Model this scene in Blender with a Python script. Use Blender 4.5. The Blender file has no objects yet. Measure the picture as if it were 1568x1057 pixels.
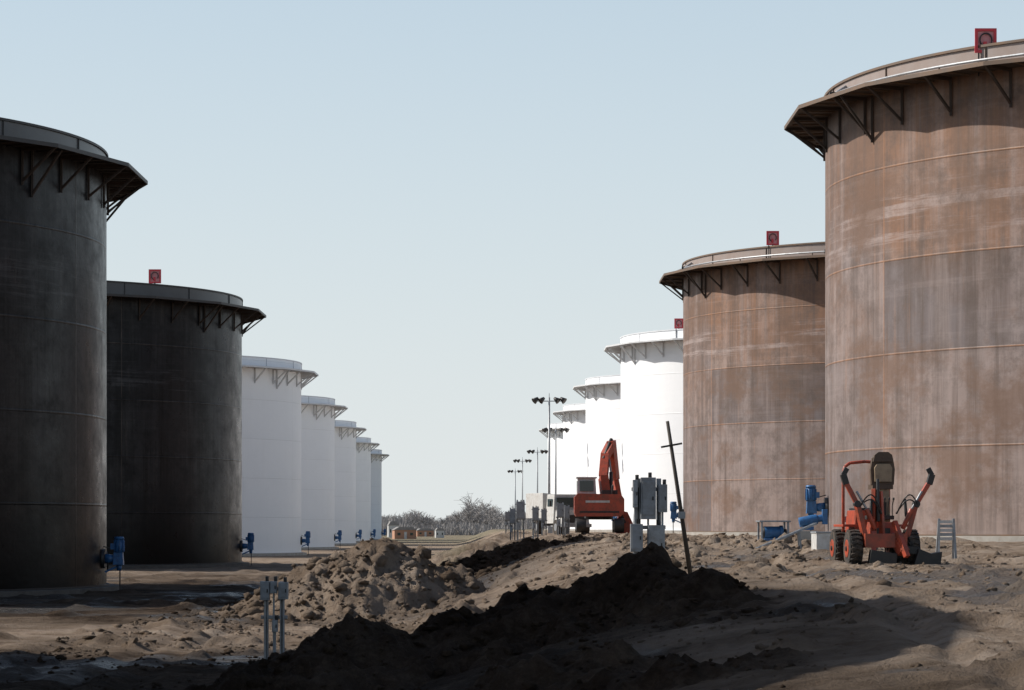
import bpy, math, random
import numpy as np
from mathutils import Vector, Matrix
random.seed(7); rng=np.random.RandomState(11)
sc=bpy.context.scene
EYE=2.3; F=4500.0
def PX(px,z): return (px-784)/F*z
def PZ(py,z): return EYE+(807-py)/F*z

# ------------------------------------------------------------ materials
def newmat(name):
    m=bpy.data.materials.new(name); m.use_nodes=True
    nt=m.node_tree; b=nt.nodes['Principled BSDF']; return m,nt,b
def N(nt,t,**kw):
    n=nt.nodes.new(t)
    for k,v in kw.items(): setattr(n,k,v)
    return n
def ramp(nt,fac,stops):
    r=N(nt,'ShaderNodeValToRGB'); e=r.color_ramp.elements
    e[0].position,e[0].color=stops[0][0],tuple(stops[0][1])+(1,)
    e[1].position,e[1].color=stops[-1][0],tuple(stops[-1][1])+(1,)
    for p,c in stops[1:-1]:
        x=e.new(p); x.color=tuple(c)+(1,)
    nt.links.new(fac,r.inputs[0]); return r.outputs[0]
def mix(nt,fac,a,b,mode='MIX'):
    m=N(nt,'ShaderNodeMix',data_type='RGBA',blend_type=mode)
    for s,v in ((0,fac),(6,a),(7,b)):
        if isinstance(v,(int,float)): m.inputs[s].default_value=v
        elif isinstance(v,tuple): m.inputs[s].default_value=v+(1,) if len(v)==3 else v
        else: nt.links.new(v,m.inputs[s])
    return m.outputs[2]
def math_(nt,op,a,b=0.0,c=0.0,clamp=False):
    m=N(nt,'ShaderNodeMath',operation=op,use_clamp=clamp)
    for i,v in enumerate((a,b,c)):
        if isinstance(v,(int,float)): m.inputs[i].default_value=v
        else: nt.links.new(v,m.inputs[i])
    return m.outputs[0]
def noise(nt,vec,scale,detail=4,rough=.55,dist=0):
    n=N(nt,'ShaderNodeTexNoise'); n.inputs['Scale'].default_value=scale
    n.inputs['Detail'].default_value=detail; n.inputs['Roughness'].default_value=rough
    n.inputs['Distortion'].default_value=dist
    if vec is not None: nt.links.new(vec,n.inputs['Vector'])
    return n.outputs[0]
def mapping(nt,vec,scale=(1,1,1),loc=(0,0,0)):
    m=N(nt,'ShaderNodeMapping'); m.inputs['Scale'].default_value=scale; m.inputs['Location'].default_value=loc
    nt.links.new(vec,m.inputs['Vector']); return m.outputs[0]
def bump(nt,b,h,strength,dist):
    bn=N(nt,'ShaderNodeBump'); bn.inputs['Strength'].default_value=strength; bn.inputs['Distance'].default_value=dist
    nt.links.new(h,bn.inputs['Height']); nt.links.new(bn.outputs[0],b.inputs['Normal'])

def paint(name,col,rough=.5,metal=0.0,dirt=(.16,.12,.09),damt=.5,scale=3.0):
    m,nt,b=newmat(name)
    tc=N(nt,'ShaderNodeTexCoord').outputs['Object']
    n1=noise(nt,tc,scale,6,.65); f=ramp(nt,n1,[(.42,(0,0,0)),(.68,(damt,)*3)])
    c=mix(nt,f,col,dirt); n2=noise(nt,tc,scale*.4,3)
    c=mix(nt,math_(nt,'MULTIPLY',n2,.35),c,tuple(x*.55 for x in col))
    nt.links.new(c,b.inputs['Base Color']); b.inputs['Roughness'].default_value=rough; b.inputs['Metallic'].default_value=metal
    bump(nt,b,n1,.15,.01); return m

def steel(name,upper,lower,seam,seam_amt,streak,rough,spec=.5,basedark=0.0,varamt=.3,dark=None,msize=.04):
    m,nt,b=newmat(name)
    uv=N(nt,'ShaderNodeUVMap'); uv.uv_map='UVMap'; uv=uv.outputs[0]
    sep=N(nt,'ShaderNodeSeparateXYZ'); nt.links.new(uv,sep.inputs[0]); hz=sep.outputs[1]
    oi=N(nt,'ShaderNodeObjectInfo').outputs['Random']
    off=N(nt,'ShaderNodeCombineXYZ'); nt.links.new(math_(nt,'MULTIPLY',oi,300.0),off.inputs[2])
    va=N(nt,'ShaderNodeVectorMath',operation='ADD'); nt.links.new(uv,va.inputs[0]); nt.links.new(off.outputs[0],va.inputs[1]); uvr=va.outputs[0]
    big=noise(nt,mapping(nt,uvr,(.12,.20,1)),1.0,6,.65)
    hh=math_(nt,'ADD',math_(nt,'MULTIPLY',hz,1/15.5),math_(nt,'MULTIPLY',math_(nt,'SUBTRACT',big,.5),1.0))
    f=ramp(nt,hh,[(.50,(0,0,0)),(.74,(1,1,1))])
    c=mix(nt,f,lower,upper)
    br=N(nt,'ShaderNodeTexBrick'); nt.links.new(uv,br.inputs['Vector'])
    br.offset=.37; br.offset_frequency=1; br.squash=1
    br.inputs['Scale'].default_value=1; br.inputs['Brick Width'].default_value=9.74; br.inputs['Row Height'].default_value=3.07
    br.inputs['Mortar Size'].default_value=msize; br.inputs['Mortar Smooth'].default_value=.8
    br.inputs['Color1'].default_value=(.0,.0,.0,1); br.inputs['Color2'].default_value=(1,1,1,1); br.inputs['Mortar'].default_value=(.5,.5,.5,1)
    c=mix(nt,varamt,c,mix(nt,1.0,c,ramp(nt,br.outputs['Color'],[(0,(.52,.55,.60)),(.5,(1,.97,.95)),(1,(1.2,1.10,1.0))]),'MULTIPLY'))
    dk=dark if dark else tuple(x*.5 for x in upper)
    st=noise(nt,mapping(nt,uvr,(2.6,.09,1)),1.0,7,.72)
    c=mix(nt,ramp(nt,st,[(.46,(0,0,0)),(.66,(streak,)*3)]),c,dk)
    st2=noise(nt,mapping(nt,uvr,(.9,.05,1),(40,3,0)),1.0,6,.72)
    c=mix(nt,ramp(nt,st2,[(.48,(0,0,0)),(.72,(streak*.9,)*3)]),c,tuple(min(1,x*1.3+.022) for x in lower))
    st3=noise(nt,mapping(nt,uvr,(1.5,.13,1),(11,30,0)),1.0,7,.75)
    c=mix(nt,ramp(nt,st3,[(.58,(0,0,0)),(.76,(streak*.7,)*3)]),c,seam)
    sc_=noise(nt,mapping(nt,uvr,(.10,2.6,1),(7,1,0)),1.0,6,.75)
    band=ramp(nt,math_(nt,'MULTIPLY',hz,1/15.5),[(.60,(0,0,0)),(.66,(1,1,1)),(.71,(.9,.9,.9)),(.76,(0,0,0))])
    sca=math_(nt,'MULTIPLY',ramp(nt,sc_,[(.52,(0,0,0)),(.60,(1,1,1))]),math_(nt,'ADD',math_(nt,'MULTIPLY',band,.50*min(1,streak*1.6)),.10*min(1,streak*2)))
    c=mix(nt,sca,c,tuple(min(1,x*1.5+.04) for x in lower))
    bl=noise(nt,mapping(nt,uvr,(.8,.8,1),(3,9,0)),1.0,8,.75)
    c=mix(nt,ramp(nt,bl,[(.46,(0,0,0)),(.68,(streak*1.0,)*3)]),c,dk)
    bl2=noise(nt,mapping(nt,uvr,(.28,.4,1),(31,19,0)),1.0,8,.7)
    c=mix(nt,ramp(nt,bl2,[(.50,(0,0,0)),(.62,(streak*.85,)*3)]),c,tuple(.78*x for x in upper))
    sn=noise(nt,mapping(nt,uvr,(.7,.5,1)),1.0,6,.7)
    sa=math_(nt,'MULTIPLY',br.outputs['Fac'],math_(nt,'MULTIPLY',ramp(nt,sn,[(.36,(.3,)*3),(.60,(1,)*3)]),seam_amt))
    c=mix(nt,sa,c,seam)
    fr=math_(nt,'ABSOLUTE',math_(nt,'SUBTRACT',math_(nt,'FRACT',math_(nt,'MULTIPLY',hz,1/3.07)),.5))
    st4=math_(nt,'MULTIPLY',ramp(nt,fr,[(.44,(0,0,0)),(.5,(1,1,1))]),ramp(nt,st,[(.4,(0,0,0)),(.65,(streak*.8,)*3)]))
    c=mix(nt,st4,c,dk)
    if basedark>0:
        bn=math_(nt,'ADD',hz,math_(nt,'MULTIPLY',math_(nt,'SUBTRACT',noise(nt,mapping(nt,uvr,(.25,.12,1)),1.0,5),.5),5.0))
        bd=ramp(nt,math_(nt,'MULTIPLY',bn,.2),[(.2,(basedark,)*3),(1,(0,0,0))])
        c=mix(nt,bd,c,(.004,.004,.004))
    nt.links.new(c,b.inputs['Base Color'])
    nt.links.new(ramp(nt,bl,[(.3,(rough-.08,)*3),(.7,(rough+.18,)*3)]),b.inputs['Roughness'])
    b.inputs['Specular IOR Level'].default_value=spec
    bh=math_(nt,'ADD',math_(nt,'MULTIPLY',br.outputs['Fac'],.6),math_(nt,'ADD',math_(nt,'MULTIPLY',big,1.8),math_(nt,'MULTIPLY',bl,.3)))
    bump(nt,b,bh,.4,.05)
    return m

M={}
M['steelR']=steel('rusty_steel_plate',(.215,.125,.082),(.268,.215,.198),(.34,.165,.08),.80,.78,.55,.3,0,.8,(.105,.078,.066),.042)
M['steelL']=steel('shade_darkened_steel_plate',(.026,.026,.028),(.034,.033,.034),(.105,.088,.075),.70,.85,.30,.14,.97,.9,(.005,.005,.005),.05)  # same plate as the lit row, its shade put into the colour
M['white']=steel('white_tank_paint',(.84,.85,.86),(.84,.85,.86),(.60,.60,.59),.40,.07,.5,.4,0,.04,(.68,.68,.67))
M['girR']=paint('girder_steel_rusty',(.15,.105,.075),.6,0,(.25,.13,.06),.6,2)
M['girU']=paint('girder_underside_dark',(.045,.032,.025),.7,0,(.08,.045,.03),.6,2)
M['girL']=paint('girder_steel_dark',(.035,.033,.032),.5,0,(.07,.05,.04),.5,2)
M['girW']=paint('girder_white',(.68,.69,.70),.5,0,(.45,.43,.40),.25,2)
M['rimR']=paint('upper_shell_steel_light',(.34,.28,.25),.5,0,(.25,.15,.10),.4,1)
M['rimL']=paint('upper_shell_steel_dark',(.09,.09,.092),.35,0,(.06,.05,.045),.4,1)
M['conc']=paint('concrete',(.42,.40,.36),.85,0,(.2,.15,.11),.6,2)
M['concD']=paint('concrete_dark',(.13,.12,.105),.8,0,(.05,.04,.03),.7,2)  # darker concrete for the ringwalls of the left steel tanks
M['roof']=paint('roof_steel',(.2,.17,.15),.6)
M['blue']=paint('blue_machine_paint',(.04,.16,.38),.4,0,(.03,.04,.06),.6,8)
M['dark']=paint('dark_steel',(.03,.03,.03),.5,.2,(.08,.06,.05),.4,6)
M['galv']=paint('galvanised_steel',(.34,.36,.38),.45,.3,(.16,.14,.12),.6,8)
M['grey']=paint('grey_cabinet_paint',(.30,.32,.34),.5,0,(.15,.13,.11),.6,6)
M['orange']=paint('machine_orange_red',(.46,.075,.035),.42,0,(.10,.055,.035),.8,5)
M['red']=paint('red_sign_paint',(.80,.05,.07),.45,0,(.5,.05,.05),.3,4)
M['pink']=paint('faded_red_paint',(.85,.36,.36),.5,0,(.6,.2,.2),.4,6)
M['rubber']=paint('tyre_rubber',(.022,.021,.02),.85,0,(.14,.10,.07),.8,7)
M['seat']=paint('seat_vinyl_tan',(.36,.27,.17),.6,0,(.10,.07,.05),.5,8)
M['seatd']=paint('seat_vinyl_brown',(.10,.065,.04),.6,0,(.04,.03,.025),.5,8)
M['wht']=paint('white_paint',(.62,.62,.60),.5,0,(.3,.25,.2),.5,5)
M['glass'],nt,b=newmat('dark_glass'); b.inputs['Base Color'].default_value=(.03,.05,.05,1); b.inputs['Roughness'].default_value=.08
M['wood']=paint('weathered_pole',(.05,.04,.032),.8,0,(.1,.08,.06),.5,6)
M['house']=paint('house_siding_orange',(.45,.24,.15),.8,0,(.35,.25,.2),.3,1)
M['roofd']=paint('house_roof',(.28,.27,.26),.8)
M['bark'],nt,b=newmat('hazed_bare_twigs'); b.inputs['Roughness'].default_value=.95; b.inputs['Specular IOR Level'].default_value=.1
oc=N(nt,'ShaderNodeTexCoord').outputs['Object']
nt.links.new(ramp(nt,noise(nt,oc,.03,4),[(.35,(.24,.235,.235)),(.65,(.38,.355,.335))]),b.inputs['Base Color'])  # twigs paled to grey, distance haze painted into the colour

# ------------------------------------------------------------ mesh builder
class MB:
    def __init__(s): s.v=[];s.f=[];s.m=[];s.uv=[];s.sm=[];s.mats=[];s.mi={}
    def mid(s,k):
        if k not in s.mi: s.mi[k]=len(s.mats); s.mats.append(M[k])
        return s.mi[k]
    def face(s,idx,k,uv=None,smooth=False):
        s.f.append(tuple(idx)); s.m.append(s.mid(k)); s.uv.append(uv); s.sm.append(smooth)
    def box(s,c,d,k,rot=None,taper=1.0):
        n=len(s.v); hx,hy,hz=[q/2 for q in d]
        R=rot if rot is not None else Matrix.Identity(3)
        for z in(-hz,hz):
            t=taper if z>0 else 1
            for x,y in((-hx,-hy),(hx,-hy),(hx,hy),(-hx,hy)):
                s.v.append(tuple(Vector(c)+R@Vector((x*t,y*t,z))))
        for q in((0,3,2,1),(4,5,6,7),(0,1,5,4),(1,2,6,5),(2,3,7,6),(3,0,4,7)): s.face([n+i for i in q],k)
    def beam(s,p,q,w,h,k):
        p=Vector(p);q=Vector(q);d=q-p;L=d.length
        R=d.to_track_quat('Z','Y').to_matrix(); s.box((p+q)/2,(w,h,L),k,R)
    def cyl(s,p,q,r1,r2,k,n=12,cap=True):
        p=Vector(p);q=Vector(q);R=(q-p).to_track_quat('Z','Y').to_matrix(); b=len(s.v)
        for P,r in((p,r1),(q,r2)):
            for i in range(n):
                a=2*math.pi*i/n; s.v.append(tuple(P+R@Vector((math.cos(a)*r,math.sin(a)*r,0))))
        for i in range(n):
            j=(i+1)%n; s.face((b+i,b+j,b+n+j,b+n+i),k,None,n>6)
        if cap: s.face([b+i for i in range(n)][::-1],k); s.face([b+n+i for i in range(n)],k)
    def tube(s,pts,r,k,n=8):
        for p,q in zip(pts[:-1],pts[1:]): s.cyl(p,q,r,r,k,n)
    def prism(s,pts,y0,y1,k):
        b=len(s.v);n=len(pts)
        for y in(y0,y1):
            for x,z in pts: s.v.append((x,y,z))
        for i in range(n):
            j=(i+1)%n; s.face((b+i,b+j,b+n+j,b+n+i),k)
        s.face([b+i for i in range(n)][::-1],k); s.face([b+n+i for i in range(n)],k)
    def mesh(s,name):
        me=bpy.data.meshes.new(name); me.from_pydata(s.v,[],s.f)
        for m in s.mats: me.materials.append(m)
        me.polygons.foreach_set('material_index',s.m); me.polygons.foreach_set('use_smooth',s.sm)
        ul=me.uv_layers.new(name='UVMap')
        for p,u in zip(me.polygons,s.uv):
            if u:
                for li,c in zip(p.loop_indices,u): ul.data[li].uv=c
        me.update(); return me
def place(name,me,loc=(0,0,0),rotz=0,parent=None,scale=1,bev=0):
    o=bpy.data.objects.new(name,me); sc.collection.objects.link(o)
    o.location=loc; o.rotation_euler=(0,0,rotz); o.scale=(scale,)*3
    if parent: o.parent=parent
    if bev:
        bm=o.modifiers.new('bev','BEVEL'); bm.width=bev; bm.segments=2; bm.limit_method='ANGLE'
    return o

# ------------------------------------------------------------ terrain
def h2(ix,iy,s):
    v=np.sin(ix*127.1+iy*311.7+s*74.7)*43758.5453; return v-np.floor(v)
def vn(x,y,s=0):
    ix=np.floor(x);iy=np.floor(y);fx=x-ix;fy=y-iy
    fx=fx*fx*(3-2*fx);fy=fy*fy*(3-2*fy)
    return (h2(ix,iy,s)*(1-fx)+h2(ix+1,iy,s)*fx)*(1-fy)+(h2(ix,iy+1,s)*(1-fx)+h2(ix+1,iy+1,s)*fx)*fy-.5
def fbm(x,y,s=0,o=4):
    r=0;a=1;c,sn=.8,.6
    for i in range(o):
        r=r+a*vn(x*2**i+i*17.3,y*2**i-i*9.1,s+i); a*=.55
        x,y=c*x-sn*y,sn*x+c*y
    return r
def ss(a,b,x):
    t=np.clip((x-a)/(b-a),0,1); return t*t*(3-2*t)
RIDGES=[
 ([(-3.0,37.5,.45),(-2.6,38,.80),(-2.2,38.5,1.0),(-1.4,39,.98),(-.5,39.5,1.22),(0.15,40,1.20),(0.72,40,1.60),(.95,40,1.62),(1.25,40,1.48),(1.6,40,1.68),(2.0,40,1.82),(2.35,39.6,1.68),(3.1,37.5,1.42),(3.7,33,1.22),(3.3,28,1.0)],.42),
 ([(-6.0,73,.2),(-5.4,74,.8),(-4.7,75,1.50),(-3.75,75.5,1.93),(-2.9,76,1.74),(-2.3,76,1.50),(-1.5,77,1.10)],.55),
 ([(-1.8,95,1.1),(-.6,97,1.45),(1.4,100,1.84),(3.6,102,1.95),(4.6,101,1.75),(5.5,100,1.5)],.40),
 ([(-2.6,56,.4),(-1.7,55,.62),(0,56,.9),(1.3,56,1.35),(2.4,55,1.6),(3.2,54,1.5)],.42),
 ([(-3,135,.7),(-1,140,1.35),(1.5,150,1.75),(3.5,160,2.0)],.35),
 ([(-1.5,190,1.5),(.2,200,2.0),(2.0,205,1.9)],.3),
 ([(-2.4,31,.30),(-1.0,29.5,.60),(.4,30,.95),(1.3,31,1.1)],.40),
 ([(.8,27,.9),(2.0,27.5,1.15),(2.6,28,1.05)],.45),
 ([(-1.2,84,.9),(.6,86,1.35),(2.2,84,1.5)],.4),
 ([(.5,120,1.3),(2.4,124,1.85),(4.2,122,1.9)],.4),
]
def terrain(x,y):
    x=np.asarray(x,float);y=np.asarray(y,float)
    hr=1.12+.36*ss(24,46,y)+.05*ss(46,60,y)+.27*ss(60,86,y)
    xc=.7-.012*np.minimum(y,600); w=3.6+0.0*y
    t=ss(-1,1,(x-xc+.8*fbm(x*.3,y*.2,3,3))/w)
    base=hr*t*(1-ss(600,1000,y))
    base=base+ss(700,1500,y)*.4*fbm(x*.004,y*.003,9,2)
    m=np.full_like(base,-9.0)
    for pts,sl in RIDGES:
        for (x0,y0,a),(x1,y1,b) in zip(pts[:-1],pts[1:]):
            dx,dy=x1-x0,y1-y0; tt=np.clip(((x-x0)*dx+(y-y0)*dy)/(dx*dx+dy*dy),0,1)
            d=np.hypot(x-(x0+tt*dx),y-(y0+tt*dy))
            m=np.maximum(m,a+(b-a)*tt-sl*(np.sqrt(d*d+.05)-.22))
    near=1-ss(130,260,y)
    m=m+.46*fbm(x*1.0,y*.9,5,4)*near*ss(-3,0.2,m-base)-.04
    k=.12
    e=m-base
    hgt=base+np.where(e>k,e,np.where(e<-k,0,(e+k)**2/(4*k)))
    mask=ss(-.30,.25,e)
    lump=.55-np.abs(fbm(x*1.7,y*1.6,21,4)); lump2=.5-np.abs(fbm(x*4.3,y*4.0,25,3))
    hgt=hgt+near*mask*(.24*lump-.10+.16*lump2-.06+.09*fbm(x*8,y*6.5,31,2))
    flat=(1-mask)
    rut=fbm(x*.30+.3*vn(x*.5,y*.5,8),y*1.3,41,4)
    chop=.40+.60*ss(-.25,.35,fbm(x*.22,y*.18,61,3))
    heap=ss(.32,.55,fbm(x*.75,y*.45,77,3))
    hgt=hgt+flat*near*(.06*rut+chop*(.09*(.5-np.abs(fbm(x*2.1,y*1.8,51,4)))+.065*fbm(x*6,y*5,57,2))+heap*(.10+.14*(.5-np.abs(fbm(x*3.5,y*3.0,79,3)))))
    for c,wd in((-7.2,.25),(-9.0,.25),(6.0,.2),(7.6,.2),(4.3,.2),(-5.3,.22)):
        cx=c+.8*np.sin(y*.06+c)
        hgt=hgt-.06*np.exp(-((x-cx)/wd)**2)*near*flat+.04*np.exp(-((np.abs(x-cx)-2*wd)/wd)**2)*near*flat
    return hgt,np.maximum(mask,.35*heap*near)
def H(x,y): return float(terrain(np.array([x]),np.array([y]))[0][0])
def grow(start,step,end,g):
    out=[start]
    while out[-1]<end: out.append(out[-1]+step); step*=g
    return out
xs=list(np.arange(-8,8.001,.075)); r=grow(8,.10,6000,1.05)[1:]; xs=[-a for a in r][::-1]+xs+r
ys=list(np.arange(15,60,.10))+list(np.arange(60,115,.17))+grow(115,.25,9000,1.02)
ys=[-400,-100,-30,-5,5,10]+ys
X,Y=np.meshgrid(np.array(xs),np.array(ys)); Z,MK=terrain(X,Y)
nx,ny=len(xs),len(ys)
co=np.stack([X,Y,Z],-1).reshape(-1,3)
i=np.arange(nx*ny).reshape(ny,nx)
q=np.stack([i[:-1,:-1],i[:-1,1:],i[1:,1:],i[1:,:-1]],-1).reshape(-1,4)
me=bpy.data.meshes.new('ground'); me.vertices.add(len(co)); me.vertices.foreach_set('co',co.ravel())
me.loops.add(q.size); me.loops.foreach_set('vertex_index',q.ravel().astype(np.int32))
me.polygons.add(len(q)); me.polygons.foreach_set('loop_start',np.arange(0,q.size,4,dtype=np.int32)); 
me.update(calc_edges=True); me.polygons.foreach_set('use_smooth',np.ones(len(q),bool))
def attr(mesh,name,arr):
    a=mesh.attributes.new(name,'FLOAT','POINT'); a.data.foreach_set('value',arr.astype(np.float32).ravel())
def moist_shade_at(x,y,mk):
    fore=ss(50,43,y)*ss(5.0,3.0,x)  # moist foreground soil, also darkened to paint in the near tank's shadow
    sunband=np.exp(-((y-62)/8.5)**2)  # sunlit strip between tank shadows, lightened in the soil colour
    leftlow=ss(2.5,-2.5,x)*ss(190,90,y)*(1-.85*sunband)  # wet left ground, darkened further where the tank shadow falls
    return np.clip(mk*.40*(1-.3*sunband)+.78*fore*(.85+.15*mk)+.95*leftlow*(1-mk)+.5*mk*ss(82,90,y)*ss(140,110,y)-.03*(1-mk)*ss(0,2,x)+.48*fbm(x*.3,y*.22,71,4),0,1),leftlow
mo,leftlow=moist_shade_at(X,Y,MK); attr(me,'moist_shade',mo)  # real soil moisture plus tank shade painted into the colour
wet=np.clip(leftlow*(1-MK)*ss(.03,.25,fbm(X*.28,Y*.12,81,3)+.2*(np.exp(-((Y-88)/14)**2)+.7*np.exp(-((Y-44)/8)**2))),0,1)  # puddled mud, thinned in the sunlit strip to keep it bright
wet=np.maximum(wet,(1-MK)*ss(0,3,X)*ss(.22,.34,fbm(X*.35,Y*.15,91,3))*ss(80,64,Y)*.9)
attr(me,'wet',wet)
grass=np.clip(.6*ss(112,135,Y)*ss(1.5,-1,X+.01*Y)*ss(.0,.3,fbm(X*.3,Y*.08,95,3))*ss(-9,-6,X)+.8*ss(300,480,Y),0,1)
attr(me,'grass',grass)
def soil(name):
    m,nt,b=newmat(name)
    pos=N(nt,'ShaderNodeNewGeometry').outputs['Position']
    n1=noise(nt,pos,.55,8,.68); n2=noise(nt,pos,3.6,9,.75); n3=noise(nt,pos,22,5,.65)
    s=math_(nt,'ADD',math_(nt,'MULTIPLY',n1,.5),math_(nt,'MULTIPLY',n2,.5))
    dry=ramp(nt,s,[(.38,(.14,.097,.066)),(.49,(.315,.240,.178)),(.60,(.46,.375,.30))])
    damp_shade=ramp(nt,s,[(.38,(.015,.010,.007)),(.5,(.042,.028,.019)),(.62,(.105,.074,.052))])  # moist soil colours, also used to paint the tank shade darker
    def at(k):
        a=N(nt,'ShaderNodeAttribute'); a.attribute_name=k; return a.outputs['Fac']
    mo=math_(nt,'ADD',at('moist_shade'),math_(nt,'MULTIPLY',math_(nt,'SUBTRACT',n2,.5),1.7),clamp=True)
    c=mix(nt,mo,dry,damp_shade)
    gr=ramp(nt,n2,[(.35,(.13,.12,.075)),(.65,(.27,.245,.17))])
    c=mix(nt,math_(nt,'MULTIPLY',at('grass'),.8),c,gr)
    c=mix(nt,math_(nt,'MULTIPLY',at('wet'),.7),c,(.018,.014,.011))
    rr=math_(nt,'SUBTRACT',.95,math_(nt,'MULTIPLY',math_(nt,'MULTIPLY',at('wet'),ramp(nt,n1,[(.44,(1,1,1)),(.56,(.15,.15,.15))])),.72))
    nt.links.new(rr,b.inputs['Roughness'])
    nt.links.new(c,b.inputs['Base Color'])
    nt.links.new(math_(nt,'ADD',.05,math_(nt,'MULTIPLY',at('wet'),.3)),b.inputs['Specular IOR Level'])
    bump(nt,b,math_(nt,'ADD',n2,math_(nt,'MULTIPLY',n3,.35)),1.0,.20)
    return m
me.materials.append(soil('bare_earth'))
g=bpy.data.objects.new('ground',me); sc.collection.objects.link(g)
# clods
import bmesh
bm=bmesh.new(); bmesh.ops.create_icosphere(bm,subdivisions=1,radius=1); bv=np.array([v.co[:] for v in bm.verts]); bf=np.array([[v.index for v in f.verts] for f in bm.faces]); bm.free()
K=220000
px=rng.uniform(-9,12,K); py=rng.uniform(17,125,K)
zz,mk=terrain(px,py)
keep=rng.rand(K)<(.05+.24*mk+.22*(fbm(px*.5,py*.5,33,3)>.22))
px,py,zz,mk=px[keep],py[keep],zz[keep],mk[keep]
sz=.010+.026*rng.rand(len(px))**2+.085*rng.rand(len(px))**12
sz*=(.8+.4*mk)*np.clip(py/40,.7,1.7)
n=len(px)
V=bv[None]*(1+.5*rng.uniform(-1,1,(n,len(bv),1)))*sz[:,None,None]*rng.uniform(.6,1.4,(n,1,3))
V[:,:,2]*=.7
V=V+np.stack([px,py,zz+sz*.05],-1)[:,None]
Fc=(bf[None]+(np.arange(n)*len(bv))[:,None,None]).reshape(-1,3)
cm=bpy.data.meshes.new('dirt_clods'); V=V.reshape(-1,3)
cm.vertices.add(len(V)); cm.vertices.foreach_set('co',V.ravel()); cm.loops.add(Fc.size); cm.loops.foreach_set('vertex_index',Fc.ravel().astype(np.int32))
cm.polygons.add(len(Fc)); cm.polygons.foreach_set('loop_start',np.arange(0,Fc.size,3,dtype=np.int32)); cm.update(calc_edges=True)
mm=np.clip(moist_shade_at(px,py,mk)[0]+.12,0,1)
attr(cm,'moist_shade',np.repeat(mm,len(bv))); attr(cm,'wet',np.zeros(len(V))); attr(cm,'grass',np.zeros(len(V)))
cm.materials.append(me.materials[0]); place('dirt_clods',cm)

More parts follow.
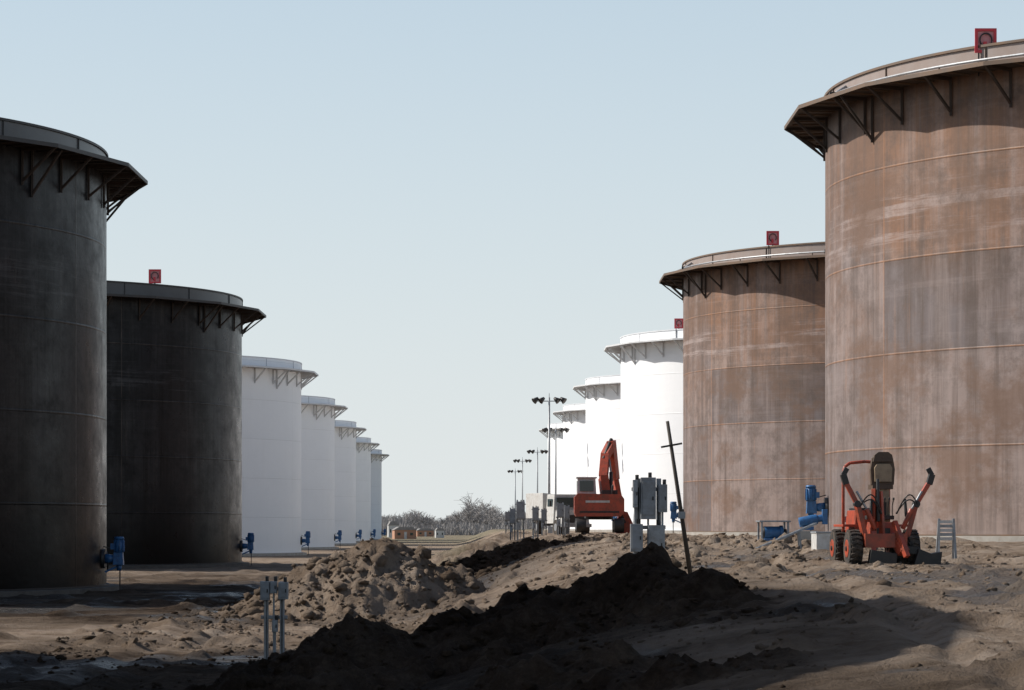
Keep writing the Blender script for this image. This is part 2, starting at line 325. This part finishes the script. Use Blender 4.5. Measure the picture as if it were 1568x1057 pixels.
# ------------------------------------------------------------ tanks
R=15.5; HT=15.55; RZ=14.8; OV=1.3
def tank_mesh(name,shell,gir,rim,conc,pipe,und,bw=.075):
    b=MB(); S=160
    def ring(r0,z0,r1,z1,k,smooth=True,seg=S,ph=0):
        n=len(b.v)
        for i in range(seg):
            a=2*math.pi*(i+ph)/seg; b.v.append((math.cos(a)*r0,math.sin(a)*r0,z0)); b.v.append((math.cos(a)*r1,math.sin(a)*r1,z1))
        for i in range(seg):
            j=(i+1)%seg; u0=2*math.pi*R*i/seg; u1=2*math.pi*R*(i+1)/seg
            b.face((n+2*i,n+2*j,n+2*j+1,n+2*i+1),k,((u0,z0),(u1,z0),(u1,z1),(u0,z1)),smooth)
    ring(R,.22,R,RZ,shell); ring(R+.012,RZ,R+.012,HT,rim); ring(R+.07,HT,R+.07,HT+.08,gir); ring(R+.012,HT,R+.07,HT,gir)
    ring(R+.07,HT+.08,R-.06,HT+.08,gir); ring(R-.06,HT+.08,R-.06,12.5,rim); ring(R-.06,12.5,.01,12.6,'roof',False)
    ring(R+.45,-.6,R+.45,.2,conc); ring(R+.45,.2,R-.1,.22,conc,False); 
    ring(R+.10,.221,R+.10,.26,gir); ring(R+.10,.26,R,.262,gir)
    G=20; ro=R+1.48
    ring(R-.1,RZ-.03,ro,RZ-.03,und,False,G,.5)
    ring(ro,RZ+.02,R-.1,RZ+.02,gir,False,G,.5)
    ring(ro,RZ-.11,ro,RZ+.02,gir,False,G,.5)
    ring(ro-.05,RZ-.03,ro-.05,RZ-.11,und,False,G,.5)
    ring(ro-.05,RZ-.11,ro,RZ-.11,und,False,G,.5)
    for i in range(40):
        a=2*math.pi*(i+.0)/40; c,s=math.cos(a),math.sin(a)
        def P(r,z): return (c*r,s*r,z)
        oe=1.18 if i%2==0 else 1.38
        b.beam(P(R+oe,RZ-.08),P(R+.05,RZ-1.12),bw,bw,und)
        b.beam(P(R+.05,RZ-.06),P(R+.05,RZ-1.25),bw,bw,und)
        b.beam(P(R+.02,RZ-.09),P(R+oe,RZ-.09),.06,.10,und)
        if i%5==2:
            a2=a+.035; c,s=math.cos(a2),math.sin(a2)
            b.beam(P(R+1.2,RZ-.1),P(R+.05,RZ-1.5),bw,bw,und); b.beam(P(R+.05,RZ-.06),P(R+.05,RZ-1.6),bw,bw,und)
        for t in (.33,.67):
            a2=a+2*math.pi/40*t; c,s=math.cos(a2),math.sin(a2); b.beam(P(R+.02,RZ-.06),P(R+1.15,RZ-.06),.03,.05,gir)
    for i in range(20):
        a=2*math.pi*(i+.3)/20; c,s=math.cos(a),math.sin(a)
        b.beam((c*(R+.03),s*(R+.03),RZ+.02),(c*(R+.03),s*(R+.03),HT),.05,.03,gir)
    if pipe:
        rr,zz_,rad=R+.55,RZ+.25,.045; P_=120
        for i in range(P_):
            a0=2*math.pi*i/P_;a1=2*math.pi*(i+1)/P_
            b.cyl((math.cos(a0)*rr,math.sin(a0)*rr,zz_),(math.cos(a1)*rr,math.sin(a1)*rr,zz_),rad,rad,'galv',6,False)
            if i%6==0: b.beam((math.cos(a0)*rr,math.sin(a0)*rr,RZ),(math.cos(a0)*rr,math.sin(a0)*rr,zz_),.05,.05,gir)
            if i%15==4:
                b.cyl((math.cos(a0)*rr,math.sin(a0)*rr,zz_),(math.cos(a0)*(R+.05),math.sin(a0)*(R+.05),zz_+.3),.06,.06,'galv',8)
                b.box((math.cos(a0)*rr,math.sin(a0)*rr,zz_),(.2,.2,.2),'dark')
    for ang in (20,160,):
        a=math.radians(ang); c,s=math.cos(a),math.sin(a)
        b.cyl((c*(R-.05),s*(R-.05),1.0),(c*(R+.28),s*(R+.28),1.0),.32,.32,gir,20)
        b.cyl((c*(R+.28),s*(R+.28),1.0),(c*(R+.34),s*(R+.34),1.0),.42,.42,gir,20)
    return b.mesh(name)
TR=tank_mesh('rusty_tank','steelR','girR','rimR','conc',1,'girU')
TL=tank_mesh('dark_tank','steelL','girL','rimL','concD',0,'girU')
TW=tank_mesh('white_tank','white','girW','white','conc',0,'girW',.10)
b=MB()
b.cyl((-.1,0,1.0),(.12,0,1.0),.40,.40,'dark',20); b.cyl((.12,0,1.0),(.45,0,1.0),.2,.16,'blue',16)
b.box((.66,0,1.0),(.42,.38,.50),'blue',None,.85); b.cyl((.68,0,1.25),(.68,0,1.80),.20,.20,'blue',18); b.cyl((.68,0,1.80),(.68,0,1.90),.23,.18,'blue',18)
for i in range(10):
    a=2*math.pi*i/10; b.box((.68+.21*math.cos(a),.21*math.sin(a),1.52),(.04,.035,.46),'blue',Matrix.Rotation(a,3,'Z'))
b.box((.42,0,1.5),(.16,.26,.24),'blue'); b.cyl((.68,0,.75),(.68,0,.5),.12,.09,'blue',12); b.beam((.1,0,.45),(.7,0,.72),.08,.08,'blue')
b.beam((.7,.12,.6),(.7,.12,-.38),.05,.05,'dark'); b.beam((.05,-.1,1.5),(.6,-.1,1.35),.04,.04,'dark')
MX=b.mesh('mixer')
b=MB(); W=.62
b.box((0,0,.60),(W,.05,.08),'red'); b.box((0,0,1.22),(W,.05,.08),'red'); b.box((-W/2+.04,0,.91),(.08,.05,.54),'red'); b.box((W/2-.04,0,.91),(.08,.05,.54),'red')
b.box((0,.03,.92),(W-.04,.02,.6),'pink')
for i in range(14):
    a0=math.pi*i/13*1.5-.7;a1=math.pi*(i+1)/13*1.5-.7
    b.beam((.17*math.cos(a0),-.03,.93+.19*math.sin(a0)),(.17*math.cos(a1),-.03,.93+.19*math.sin(a1)),.05,.035,'dark')
b.box((-.02,-.02,.78),(.10,.03,.2),'red')
b.beam((0,.0,.6),(0,.0,-.3),.06,.06,'dark'); b.beam((-.2,0,.6),(-.2,0,-.1),.04,.04,'dark')
HB=b.mesh('red_hatch')
def tank(me_,x,y,z,mixang,hpx=None,dz=0):
    o=place('oil_storage_tank',me_,(x,y,z),0)
    a=math.radians(mixang); place('side_entry_mixer',MX,(math.cos(a)*R,math.sin(a)*R,.32),a,o,.86)
    if hpx is not None:
        a=math.radians(hpx)
        place('red_gauge_board',HB,(math.cos(a)*(R-.1),math.sin(a)*(R-.1),HT-.50-dz),0,o,1.1)
    return o
def rim_angle(cx_,cy_,px_):
    best=None
    for d in np.arange(180,360,.25):
        a=math.radians(d); X_=cx_+R*math.cos(a); Y_=cy_+R*math.sin(a)
        e=abs(784+F*X_/Y_-px_)
        if best is None or e<best[0]: best=(e,d)
    return best[1]
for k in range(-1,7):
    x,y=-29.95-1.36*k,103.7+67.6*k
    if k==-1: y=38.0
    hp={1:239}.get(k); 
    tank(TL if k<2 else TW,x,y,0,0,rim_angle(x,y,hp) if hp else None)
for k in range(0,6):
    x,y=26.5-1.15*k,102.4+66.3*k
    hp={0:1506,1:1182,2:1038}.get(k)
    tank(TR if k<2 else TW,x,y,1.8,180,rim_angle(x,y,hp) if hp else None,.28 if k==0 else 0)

# ------------------------------------------------------------ flood light poles
b=MB(); hgt=12.0
b.cyl((0,0,-.5),(0,0,hgt),.13,.07,'galv',10); b.beam((-.95,0,hgt-.3),(.95,0,hgt-.3),.07,.07,'galv')
for x in(-.95,-.45,.45,.95):
    s=1 if x>0 else -1
    b.beam((x,0,hgt-.3),(x,0,hgt-.08),.05,.05,'galv')
    b.cyl((x-.05*s,-.1,hgt-.05),(x+.28*s,-.25,hgt-.32),.10,.27,'dark',14)
b.cyl((0,0,hgt),(0,0,hgt+.35),.03,.02,'galv',6); b.box((.1,-.2,1.4),(.35,.25,.6),'grey')
LP=b.mesh('lp')
for px_,py_,z_ in((841,602,235),(851,650,300),(823,685,385),(800,700,440),(789,717,520)):
    x=PX(px_,z_); top=PZ(py_,z_); place('floodlight_pole',LP,(x,z_,top-hgt-.35)) 
# ------------------------------------------------------------ instrument stands
def stand(name,px_,z_,top_py,w,boxes,k='galv',drop=0):
    x=PX(px_,z_); g_=H(x,z_)-drop; T=PZ(top_py,z_)-g_
    b=MB()
    for s in(-1,1): 
        b.box((s*w*.3,0,T*.5-.2),(.075,.075,T+.3),k)
        b.box((s*w*.3,-.045,T*.5-.1),(.02,.02,T*.9),'dark')
    b.box((0,0,T*.55),(w,.06,.06),k); b.box((0,0,T*.88),(w,.06,.06),k)
    for bx,bz,bw,bh,bk in boxes:
        b.box((bx*w,-.12,bz*T),(bw*w,.2,bh*T),bk); b.box((bx*w,-.226,bz*T),(bw*w*.8,.012,bh*T*.8),bk); b.cyl((bx*w,-.1,bz*T-bh*T*.5),(bx*w,-.1,.0),.018,.018,'galv',6)
        b.cyl((bx*w+.03,-.1,bz*T+bh*T*.5),(bx*w+.03,-.1,bz*T+bh*T*.5+.08),.03,.03,'dark',8)
        b.box((bx*w+bw*w*.3,-.24,bz*T),(.02,.02,.06),'dark')
    return place(name,b.mesh(name),(x,z_,g_),0,None,1,.008)
stand('instrument_stand',420,48.5,886,.44,[(-.32,.86,.34,.22,'grey'),(.36,.86,.36,.2,'grey'),(0,.9,.25,.14,'grey'),(.05,.45,.2,.14,'galv')])
stand('electrical_panel_stand',993,46.5,728,.54,[(-.02,.80,.44,.36,'grey'),(.40,.80,.26,.24,'grey'),(-.36,.46,.36,.24,'grey'),(.22,.40,.48,.34,'galv'),(-.4,.84,.14,.24,'galv'),(-.05,.22,.60,.18,'grey')])
z_=46.5;x=PX(972,z_);g_=H(x,z_)
b=MB(); b.tube([(0,0,0),(0,0,PZ(745,z_)-g_),(.02,0,PZ(738,z_)-g_),(.1,0,PZ(735,z_)-g_),(.2,0,PZ(736,z_)-g_)],.025,'galv')
place('conduit_pipe',b.mesh('conduit'),(x,z_+.1,g_))
for px_,z_,tp,w in((797,150,764,.55),(785,165,776,.4),(820,145,774,.4),(858,140,768,.42),(868,138,772,.3),(778,200,782,.5),(833,170,778,.4)):
    stand('electrical_panel_stand',px_,z_,tp,w,[(0,.75,.8,.38,'grey'),(-.2,.38,.4,.16,'grey')])
z_=46.0; b=MB(); p0=Vector((PX(1058,z_),z_,PZ(885,z_))); p1=Vector((PX(1022,z_),z_,PZ(645,z_)))
b.cyl(p0,p1,.038,.026,'wood',8); m_=p0+(p1-p0)*.845; b.beam(m_+Vector((-.16,-.04,-.03)),m_+Vector((.17,-.04,.03)),.035,.03,'wood')
c_=p0+(p1-p0)*.40; b.box(c_+Vector((0,-.05,0)),(.11,.03,.11),'grey')
place('leaning_marker_pole',b.mesh('pole'))
# ------------------------------------------------------------ backhoe / trencher tractor
b=MB()
def wheel(c,r,w,k='rubber',hub='orange'):
    c=Vector(c); ax=Vector((1,0,0))
    b.cyl(c-ax*w/2,c+ax*w/2,r*.93,r*.93,k,24); b.cyl(c-ax*w*.36,c+ax*w*.36,r,r,k,24); b.cyl(c-ax*(w/2+.01),c+ax*(w/2+.01),r*.5,r*.5,hub,16); b.cyl(c-ax*(w/2+.03),c+ax*(w/2+.03),r*.15,r*.15,'dark',10)
    for i in range(20):
        a=2*math.pi*i/20
        for s in(-1,1): b.box(c+Vector((s*w*.22,math.cos(a)*r*1.0,math.sin(a)*r*1.0)),(w*.45,.06,.05),k,Matrix.Rotation(a+math.pi/2,3,'X')@Matrix.Rotation(.4*s,3,'Z'))
for sx in(-.66,.50):
    for yy in(-.25,1.15): wheel((sx,yy,.36),.36,.26)
b.box((-.08,.45,.52),(.85,2.2,.28),'orange'); b.box((-.08,1.25,.88),(.66,.95,.5),'orange',None,.88); b.box((-.08,1.25,1.15),(.5,.8,.06),'dark')
b.box((-.08,-.1,.76),(.50,.5,.26),'orange',None,.85); b.box((-.08,-.38,.62),(.26,.1,.3),'dark')
b.box((.02,.25,1.22),(.32,.26,.66),'seat',None,.9); b.box((.02,.10,1.16),(.14,.05,.26),'dark'); b.box((-.06,.05,.98),(.56,.2,.08),'dark')
for i in range(6): b.tube([(-.26+i*.09,.0,1.0),(-.25+i*.085,-.06,1.22),(-.26+i*.09,-.12,1.34)],.012,'dark',6); b.cyl((-.26+i*.09,-.12,1.33),(-.26+i*.09,-.12,1.38),.022,.022,'dark',8)
b.box((.02,.30,1.60),(.42,.42,.10),'seatd'); b.prism([(-.21,1.64),(.25,1.64),(.27,1.95),(.23,2.18),(.15,2.27),(-.11,2.27),(-.19,2.18),(-.23,1.95)],.10,.22,'seatd'); b.prism([(-.15,1.7),(.19,1.7),(.20,1.98),(.15,2.06),(-.11,2.06),(-.16,1.98)],.04,.10,'seat')
b.prism([(-.19,2.1),(.23,2.1),(.20,2.24),(.12,2.30),(-.08,2.30),(-.16,2.24)],.04,.13,'seatd')
b.tube([(-.66,.7,.7),(-.66,.7,1.90),(-.62,.7,2.02),(-.52,.7,2.09),(-.2,.7,2.12),(.15,.7,2.09),(.25,.7,2.0),(.28,.7,1.9),(.28,.7,.7)],.034,'orange')
b.beam((-.30,-.45,.55),(-.26,-.4,1.55),.09,.12,'orange'); b.beam((-.12,-.45,.55),(-.16,-.4,1.5),.07,.12,'orange'); b.cyl((-.21,-.5,.9),(-.21,-.45,1.75),.04,.03,'dark',8)
for s in(-1,1):
    a0=Vector((s*.42-.04,-.45,.55)); a1=Vector((s*.60-.04,-.5,1.25)); a2=Vector((s*.88-.02,-.5,1.74))
    b.beam(a0,a1,.12,.10,'orange'); b.beam(a1,a2,.10,.09,'orange')
    b.cyl(a1-Vector((0,.08,0)),a1+Vector((0,.08,0)),.07,.07,'dark',10)
    b.beam(a2+Vector((-.04*s,0,-.10)),a2+Vector((.02*s,0,.10)),.11,.12,'dark'); b.beam(a2+Vector((.02*s,0,.08)),a2+Vector((-.06*s,0,.22)),.05,.1,'dark')
    b.cyl((s*.28,-.5,.75),(s*.46,-.55,1.15),.05,.05,'orange',10); b.cyl((s*.46,-.55,1.15),(s*.66,-.55,1.5),.025,.025,'galv',8)
    b.cyl((s*.36,-.5,1.0),(s*.34,-.45,1.35),.035,.03,'dark',8)
    for kk in range(2):
        b.tube([Vector((s*(.15+.45*t),-.5-.1*math.sin(t*3.1)-.05*kk,1.05+(.22+.1*kk)*math.sin(t*3.1)+.12*t)) for t in [i/9 for i in range(10)]],.016,'dark',6)
    b.box((s*.52-.04,.95,.82),(.30,.9,.05),'orange')
b.beam((.12,-.45,.62),(.25,-.75,.28),.2,.18,'orange'); b.beam((.1,-.55,.9),(.28,-.9,.2),.1,.1,'orange')
b.prism([(.45,.04),(.98,.03),(1.02,.30),(.80,.26),(.55,.36)],-.8,-.45,'dark'); b.beam((.3,-.6,.35),(.6,-.62,.3),.14,.14,'dark')
b.prism([(-.45,.03),(.1,.03),(.12,.26),(-.4,.34)],-.75,-.55,'dark')
b.beam((-.3,-.5,.7),(-.34,-.68,.1),.10,.10,'orange')
for s in (-1,1): b.box((-.05+s*.30,1.74,.95),(.12,.03,.12),'galv')
TRM=b.mesh('trencher'); z_=59; x=PX(1352,z_); o=place('backhoe_tractor',TRM,(x,z_,H(x,z_)-.03),.10,None,1.0,.008)
# ------------------------------------------------------------ excavator
b=MB()
for s in(-1,1):
    b.box((s*1.1,.3,.45),(.55,3.4,.5),'dark'); 
    for yy in(-1.4,2.0): b.cyl((s*1.1-.28,yy,.45),(s*1.1+.28,yy,.45),.42,.42,'dark',16)
b.cyl((0,.3,.8),(0,.3,1.05),.8,.8,'dark',20)
b.prism([(-1.40,.98),(1.20,.98),(1.40,1.2),(1.40,2.0),(1.2,2.25),(-1.3,2.32),(-1.5,2.1),(-1.5,1.2)],-1.5,.2,'orange')
b.box((-.05,1.0,1.6),(2.75,1.7,1.1),'orange'); b.box((-.15,-1.512,1.84),(1.4,.015,.13),'wht'); b.box((-.05,-1.52,1.24),(2.3,.02,.1),'dark')
b.box((.6,.2,2.40),(.9,.9,.25),'dark'); b.cyl((.75,-.3,2.25),(.75,-.3,2.8),.07,.07,'dark',8)
b.box((-.75,.9,2.68),(1.15,1.7,1.10),'wht',None,.9); b.box((-.75,.02,2.76),(.80,.03,.62),'glass'); b.box((-1.30,.9,2.76),(.03,1.2,.6),'glass'); b.box((-.75,.9,3.26),(1.2,1.8,.08),'wht')
B=[(.45,1.0,1.7),(.28,1.8,3.3),(.42,2.5,4.6),(.82,3.1,5.35)]
for p,q_,w in zip(B[:-1],B[1:],(.60,.52,.42)): b.beam(p,q_,.50,w,'orange')
b.cyl((.70,1.2,1.9),(.74,2.0,3.6),.11,.11,'dark',10); b.cyl((.74,2.0,3.6),(.65,2.3,4.4),.06,.06,'galv',8)
b.cyl((.3,2.2,4.4),(.80,3.0,5.6),.11,.11,'dark',10)
b.beam((.8,2.95,5.5),(1.05,3.4,3.2),.38,.44,'orange'); b.beam((1.05,3.4,3.2),(1.35,2.3,1.3),.32,.34,'orange')
b.tube([(.45,1.4,2.6),(.42,2.0,3.9),(.62,2.6,4.9)],.04,'dark',6)
b.prism([(1.0,-.3),(1.7,-.2),(2.05,.5),(1.7,1.25),(1.2,1.35)],1.4,2.7,'orange'); b.beam((1.2,1.3,1.3),(1.55,1.3,.6),.15,.15,'dark')
z_=172; x=PX(918,z_); place('excavator',b.mesh('excavator'),(x,z_,H(x,z_)+.05),0,None,1,.03)
# white truck standing behind the excavator, seen from the front quarter
b=MB()
def wh(c,r,w):
    c=Vector(c); ax=Vector((1,0,0)); b.cyl(c-ax*w/2,c+ax*w/2,r,r,'rubber',18); b.cyl(c-ax*(w/2+.01),c+ax*(w/2+.01),r*.5,r*.5,'galv',12)
for sx in(-.95,.95):
    for yy in(.6,4.2): wh((sx,yy,.5),.5,.32)
b.box((0,2.8,.75),(1.2,5.6,.3),'dark')
b.box((0,.5,1.15),(1.95,1.3,.95),'wht',None,.92); b.box((0,-.16,1.05),(1.2,.04,.5),'dark'); b.box((0,-.25,.62),(2.1,.2,.22),'galv')
b.box((0,1.9,1.7),(2.1,1.5,1.9),'wht',None,.88)
b.box((0,1.10,2.12),(1.65,.05,.62),'glass',Matrix.Rotation(-.10,3,'X'))
for s in(-1,1):
    b.box((s*.985,1.9,2.1),(.03,.9,.5),'glass'); b.box((s*.72,-.17,1.0),(.22,.04,.18),'galv'); b.box((s*1.22,1.2,2.05),(.12,.06,.36),'dark')
b.prism([(-1.15,1.1),(1.15,1.1),(1.15,2.55),(-1.15,2.75)],2.8,6.0,'wht')
z_=190; x=PX(880,z_); place('work_truck',b.mesh('truck'),(x,z_,H(x,z_)-.05),.35,None,1,.03)
# ------------------------------------------------------------ right-hand small things
b=MB()
for sx in(-.42,.42):
    for sy in(-.3,.3): b.box((sx,sy,.35),(.06,.06,.75),'galv')
b.box((0,0,.74),(1.0,.7,.05),'galv'); b.box((0,0,.1),(.9,.6,.05),'galv')
b.cyl((-.3,0,.38),(.2,0,.38),.2,.2,'blue',18); b.cyl((.2,0,.38),(.3,0,.38),.23,.23,'blue',18); b.cyl((.3,0,.38),(.42,0,.38),.12,.12,'dark',12); b.box((-.05,0,.16),(.5,.3,.1),'blue')
b.cyl((-.36,0,.38),(-.3,0,.38),.17,.2,'dark',18)
z_=84; x=PX(1184,z_); place('pump_on_frame',b.mesh('pump'),(x,z_,H(x,z_)),.1,None,.9,.006)
b=MB()
for s in(-.22,.22): b.beam((-.85,s,.0),(.75,s,.68),.10,.05,'galv')
for i in range(9):
    t=(i+.5)/9; b.box((-.85+1.6*t,0,.68*t),(.1,.44,.03),'galv',Matrix.Rotation(-.4,3,'Y'))
b.beam((.3,.2,.5),(.35,.2,-.05),.05,.05,'galv'); b.beam((.3,-.2,.5),(.35,-.2,-.05),.05,.05,'galv')
z_=76; x=PX(1205,z_); place('metal_ramp',b.mesh('ramp'),(x,z_,H(x,z_)),0)
b=MB(); b.cyl((-.35,0,.62),(.15,0,.72),.14,.14,'blue',18); b.cyl((.15,0,.72),(.30,0,.75),.1,.1,'blue',12); b.box((.36,0,.78),(.14,.22,.42),'blue'); b.box((-.1,0,.46),(.30,.24,.10),'blue'); b.box((-.1,0,.2),(.5,.4,.38),'conc')
z_=82; x=PX(1243,z_); place('mixer_motor',b.mesh('motor'),(x,z_,H(x,z_)-.02),0,None,1,.006)
b=MB(); b.box((0,0,.27),(.6,.5,.5),'wht'); b.box((0,0,.54),(.64,.54,.05),'grey'); b.box((.2,-.26,.3),(.1,.03,.2),'dark')
z_=74; x=PX(1262,z_); place('white_utility_box',b.mesh('box'),(x,z_,H(x,z_)-.03),.2,None,.9,.01)
b=MB()
for s in(-1,1): b.beam((s*.19,-.14,0),(s*.16,0,.9),.05,.04,'grey'); b.beam((s*.19,.22,0),(s*.16,0,.9),.05,.04,'grey')
for i in range(5): b.box((0,-.045+.012*i,.45+.095*i),(.36,.02,.07),'wht' if i%2==0 else 'galv')
z_=66; x=PX(1449,z_); place('folding_barricade',b.mesh('barricade'),(x,z_,H(x,z_)),0)
# ------------------------------------------------------------ distant houses & trees
def house(px_,z_,w,h,k):
    b=MB(); b.box((0,0,h/2),(w,w*.7,h),k); b.prism([(-w*.54,h),(w*.54,h),(w*.3,h*1.35),(-w*.3,h*1.35)],-w*.38,w*.38,'roofd')
    for i in(-.3,.28): b.box((i*w,-w*.351,h*.55),(w*.14,.05,h*.3),'glass')
    b.box((0,-w*.352,h*.4),(w*.12,.05,h*.8),'wht'); x=PX(px_,z_)
    place('house',b.mesh('house'),(x,z_,H(x,z_)),.2)
house(619,560,4.2,1.7,'house'); house(602,640,2.3,2.6,'wht'); house(673,620,1.8,1.5,'wht'); house(650,700,4,1.4,'house')
b=MB()
def tree(x,y,hh,rr):
    z=H(x,y)-.5
    lean=rr.uniform(-.5,.5)
    b.cyl((x,y,z),(x+lean,y,z+hh*.6),.26,.12,'bark',4,False)
    nb=rr.randint(30,50)
    for i in range(nb):
        t=rr.uniform(.08,.72); az=rr.uniform(0,6.28); L=hh*rr.uniform(.22,.48)*(1.1-.6*t)
        p=Vector((x+lean*t,y,z+hh*t)); d=Vector((math.cos(az)*.75,math.sin(az)*.75,rr.uniform(.3,1.3))).normalized()
        q_=p+d*L; b.cyl(p,q_,.09,.04,'bark',3,False)
        for j in range(5):
            u=rr.uniform(.3,1); s_=p+d*L*u; e=Vector((rr.gauss(0,1),rr.gauss(0,1),rr.uniform(0,1.6))).normalized()
            b.cyl(s_,s_+e*L*rr.uniform(.25,.55),.055,.03,'bark',3,False)
rr=random.Random(4)
for i in range(230):
    y=rr.uniform(850,1150); px_=rr.uniform(540,880)
    u=.75+.35*math.sin(px_*.045)*math.sin(px_*.017+2)
    tree(PX(px_,y),y,rr.uniform(7.5,12.5)*u*(1 if rr.random()>.06 else 1.3),rr)
for i in range(90):
    y=rr.uniform(950,1250); px_=rr.choice([rr.uniform(-700,500),rr.uniform(900,2400)])
    tree(PX(px_,y),y,rr.uniform(6,10),rr)
place('distant_treeline',b.mesh('trees'))
b=MB()
for i in range(14000):
    y=rr.uniform(800,1000); x=PX(rr.uniform(450,950),y)
    h_=rr.uniform(1.5,5.0)*(.8+.4*math.sin(x*.2)*math.sin(x*.07+1))
    b.cyl((x,y,-.3),(x+rr.gauss(0,1.2),y+rr.gauss(0,.8),h_),.15,.06,'bark',3,False)
place('distant_brush',b.mesh('brush'))

# ------------------------------------------------------------ light, sky, camera
el=math.radians(38); ph=math.radians(13)
S=Vector((-math.cos(ph)*math.cos(el),math.sin(ph)*math.cos(el),math.sin(el)))
L=bpy.data.lights.new('sun','SUN'); L.energy=5.0; L.angle=math.radians(.5); L.color=(1,.95,.88)
lo=bpy.data.objects.new('sun',L); sc.collection.objects.link(lo); lo.rotation_euler=S.to_track_quat('Z','Y').to_euler(); lo.location=(-40,20,60)
w=bpy.data.worlds.new('World'); sc.world=w; w.use_nodes=True; nt=w.node_tree
sky=N(nt,'ShaderNodeTexSky',sky_type='NISHITA'); sky.sun_disc=False; sky.sun_elevation=el; sky.sun_rotation=math.atan2(S.x,S.y)%(2*math.pi)
sky.air_density=1.0; sky.dust_density=1.5; sky.ozone_density=1.0; sky.altitude=0
tc=N(nt,'ShaderNodeTexCoord').outputs['Generated']; sp=N(nt,'ShaderNodeSeparateXYZ'); nt.links.new(tc,sp.inputs[0])
fz=ramp(nt,sp.outputs[2],[(0,(.93,)*3),(.06,(.86,)*3),(.18,(.68,)*3),(.30,(.18,)*3),(.6,(0,)*3)])
hz=ramp(nt,sp.outputs[2],[(0,(.80,.84,.84)),(.18,(.66,.79,.88))])
vm=N(nt,'ShaderNodeVectorMath',operation='SCALE'); nt.links.new(hz,vm.inputs[0]); vm.inputs['Scale'].default_value=1/.10
sc_col=mix(nt,fz,sky.outputs[0],vm.outputs[0])
bg=nt.nodes['Background']; nt.links.new(sc_col,bg.inputs[0]); bg.inputs[1].default_value=.10
cam=bpy.data.cameras.new('camera'); co_=bpy.data.objects.new('camera',cam); sc.collection.objects.link(co_); sc.camera=co_
co_.location=(0,0,EYE); co_.rotation_euler=(math.radians(90),0,0)
cam.sensor_width=36; cam.lens=36*F/1568; cam.shift_y=278.5/1568; cam.clip_end=20000; cam.clip_start=.5
sc.view_settings.view_transform='Standard'; sc.view_settings.look='None'; sc.view_settings.exposure=0
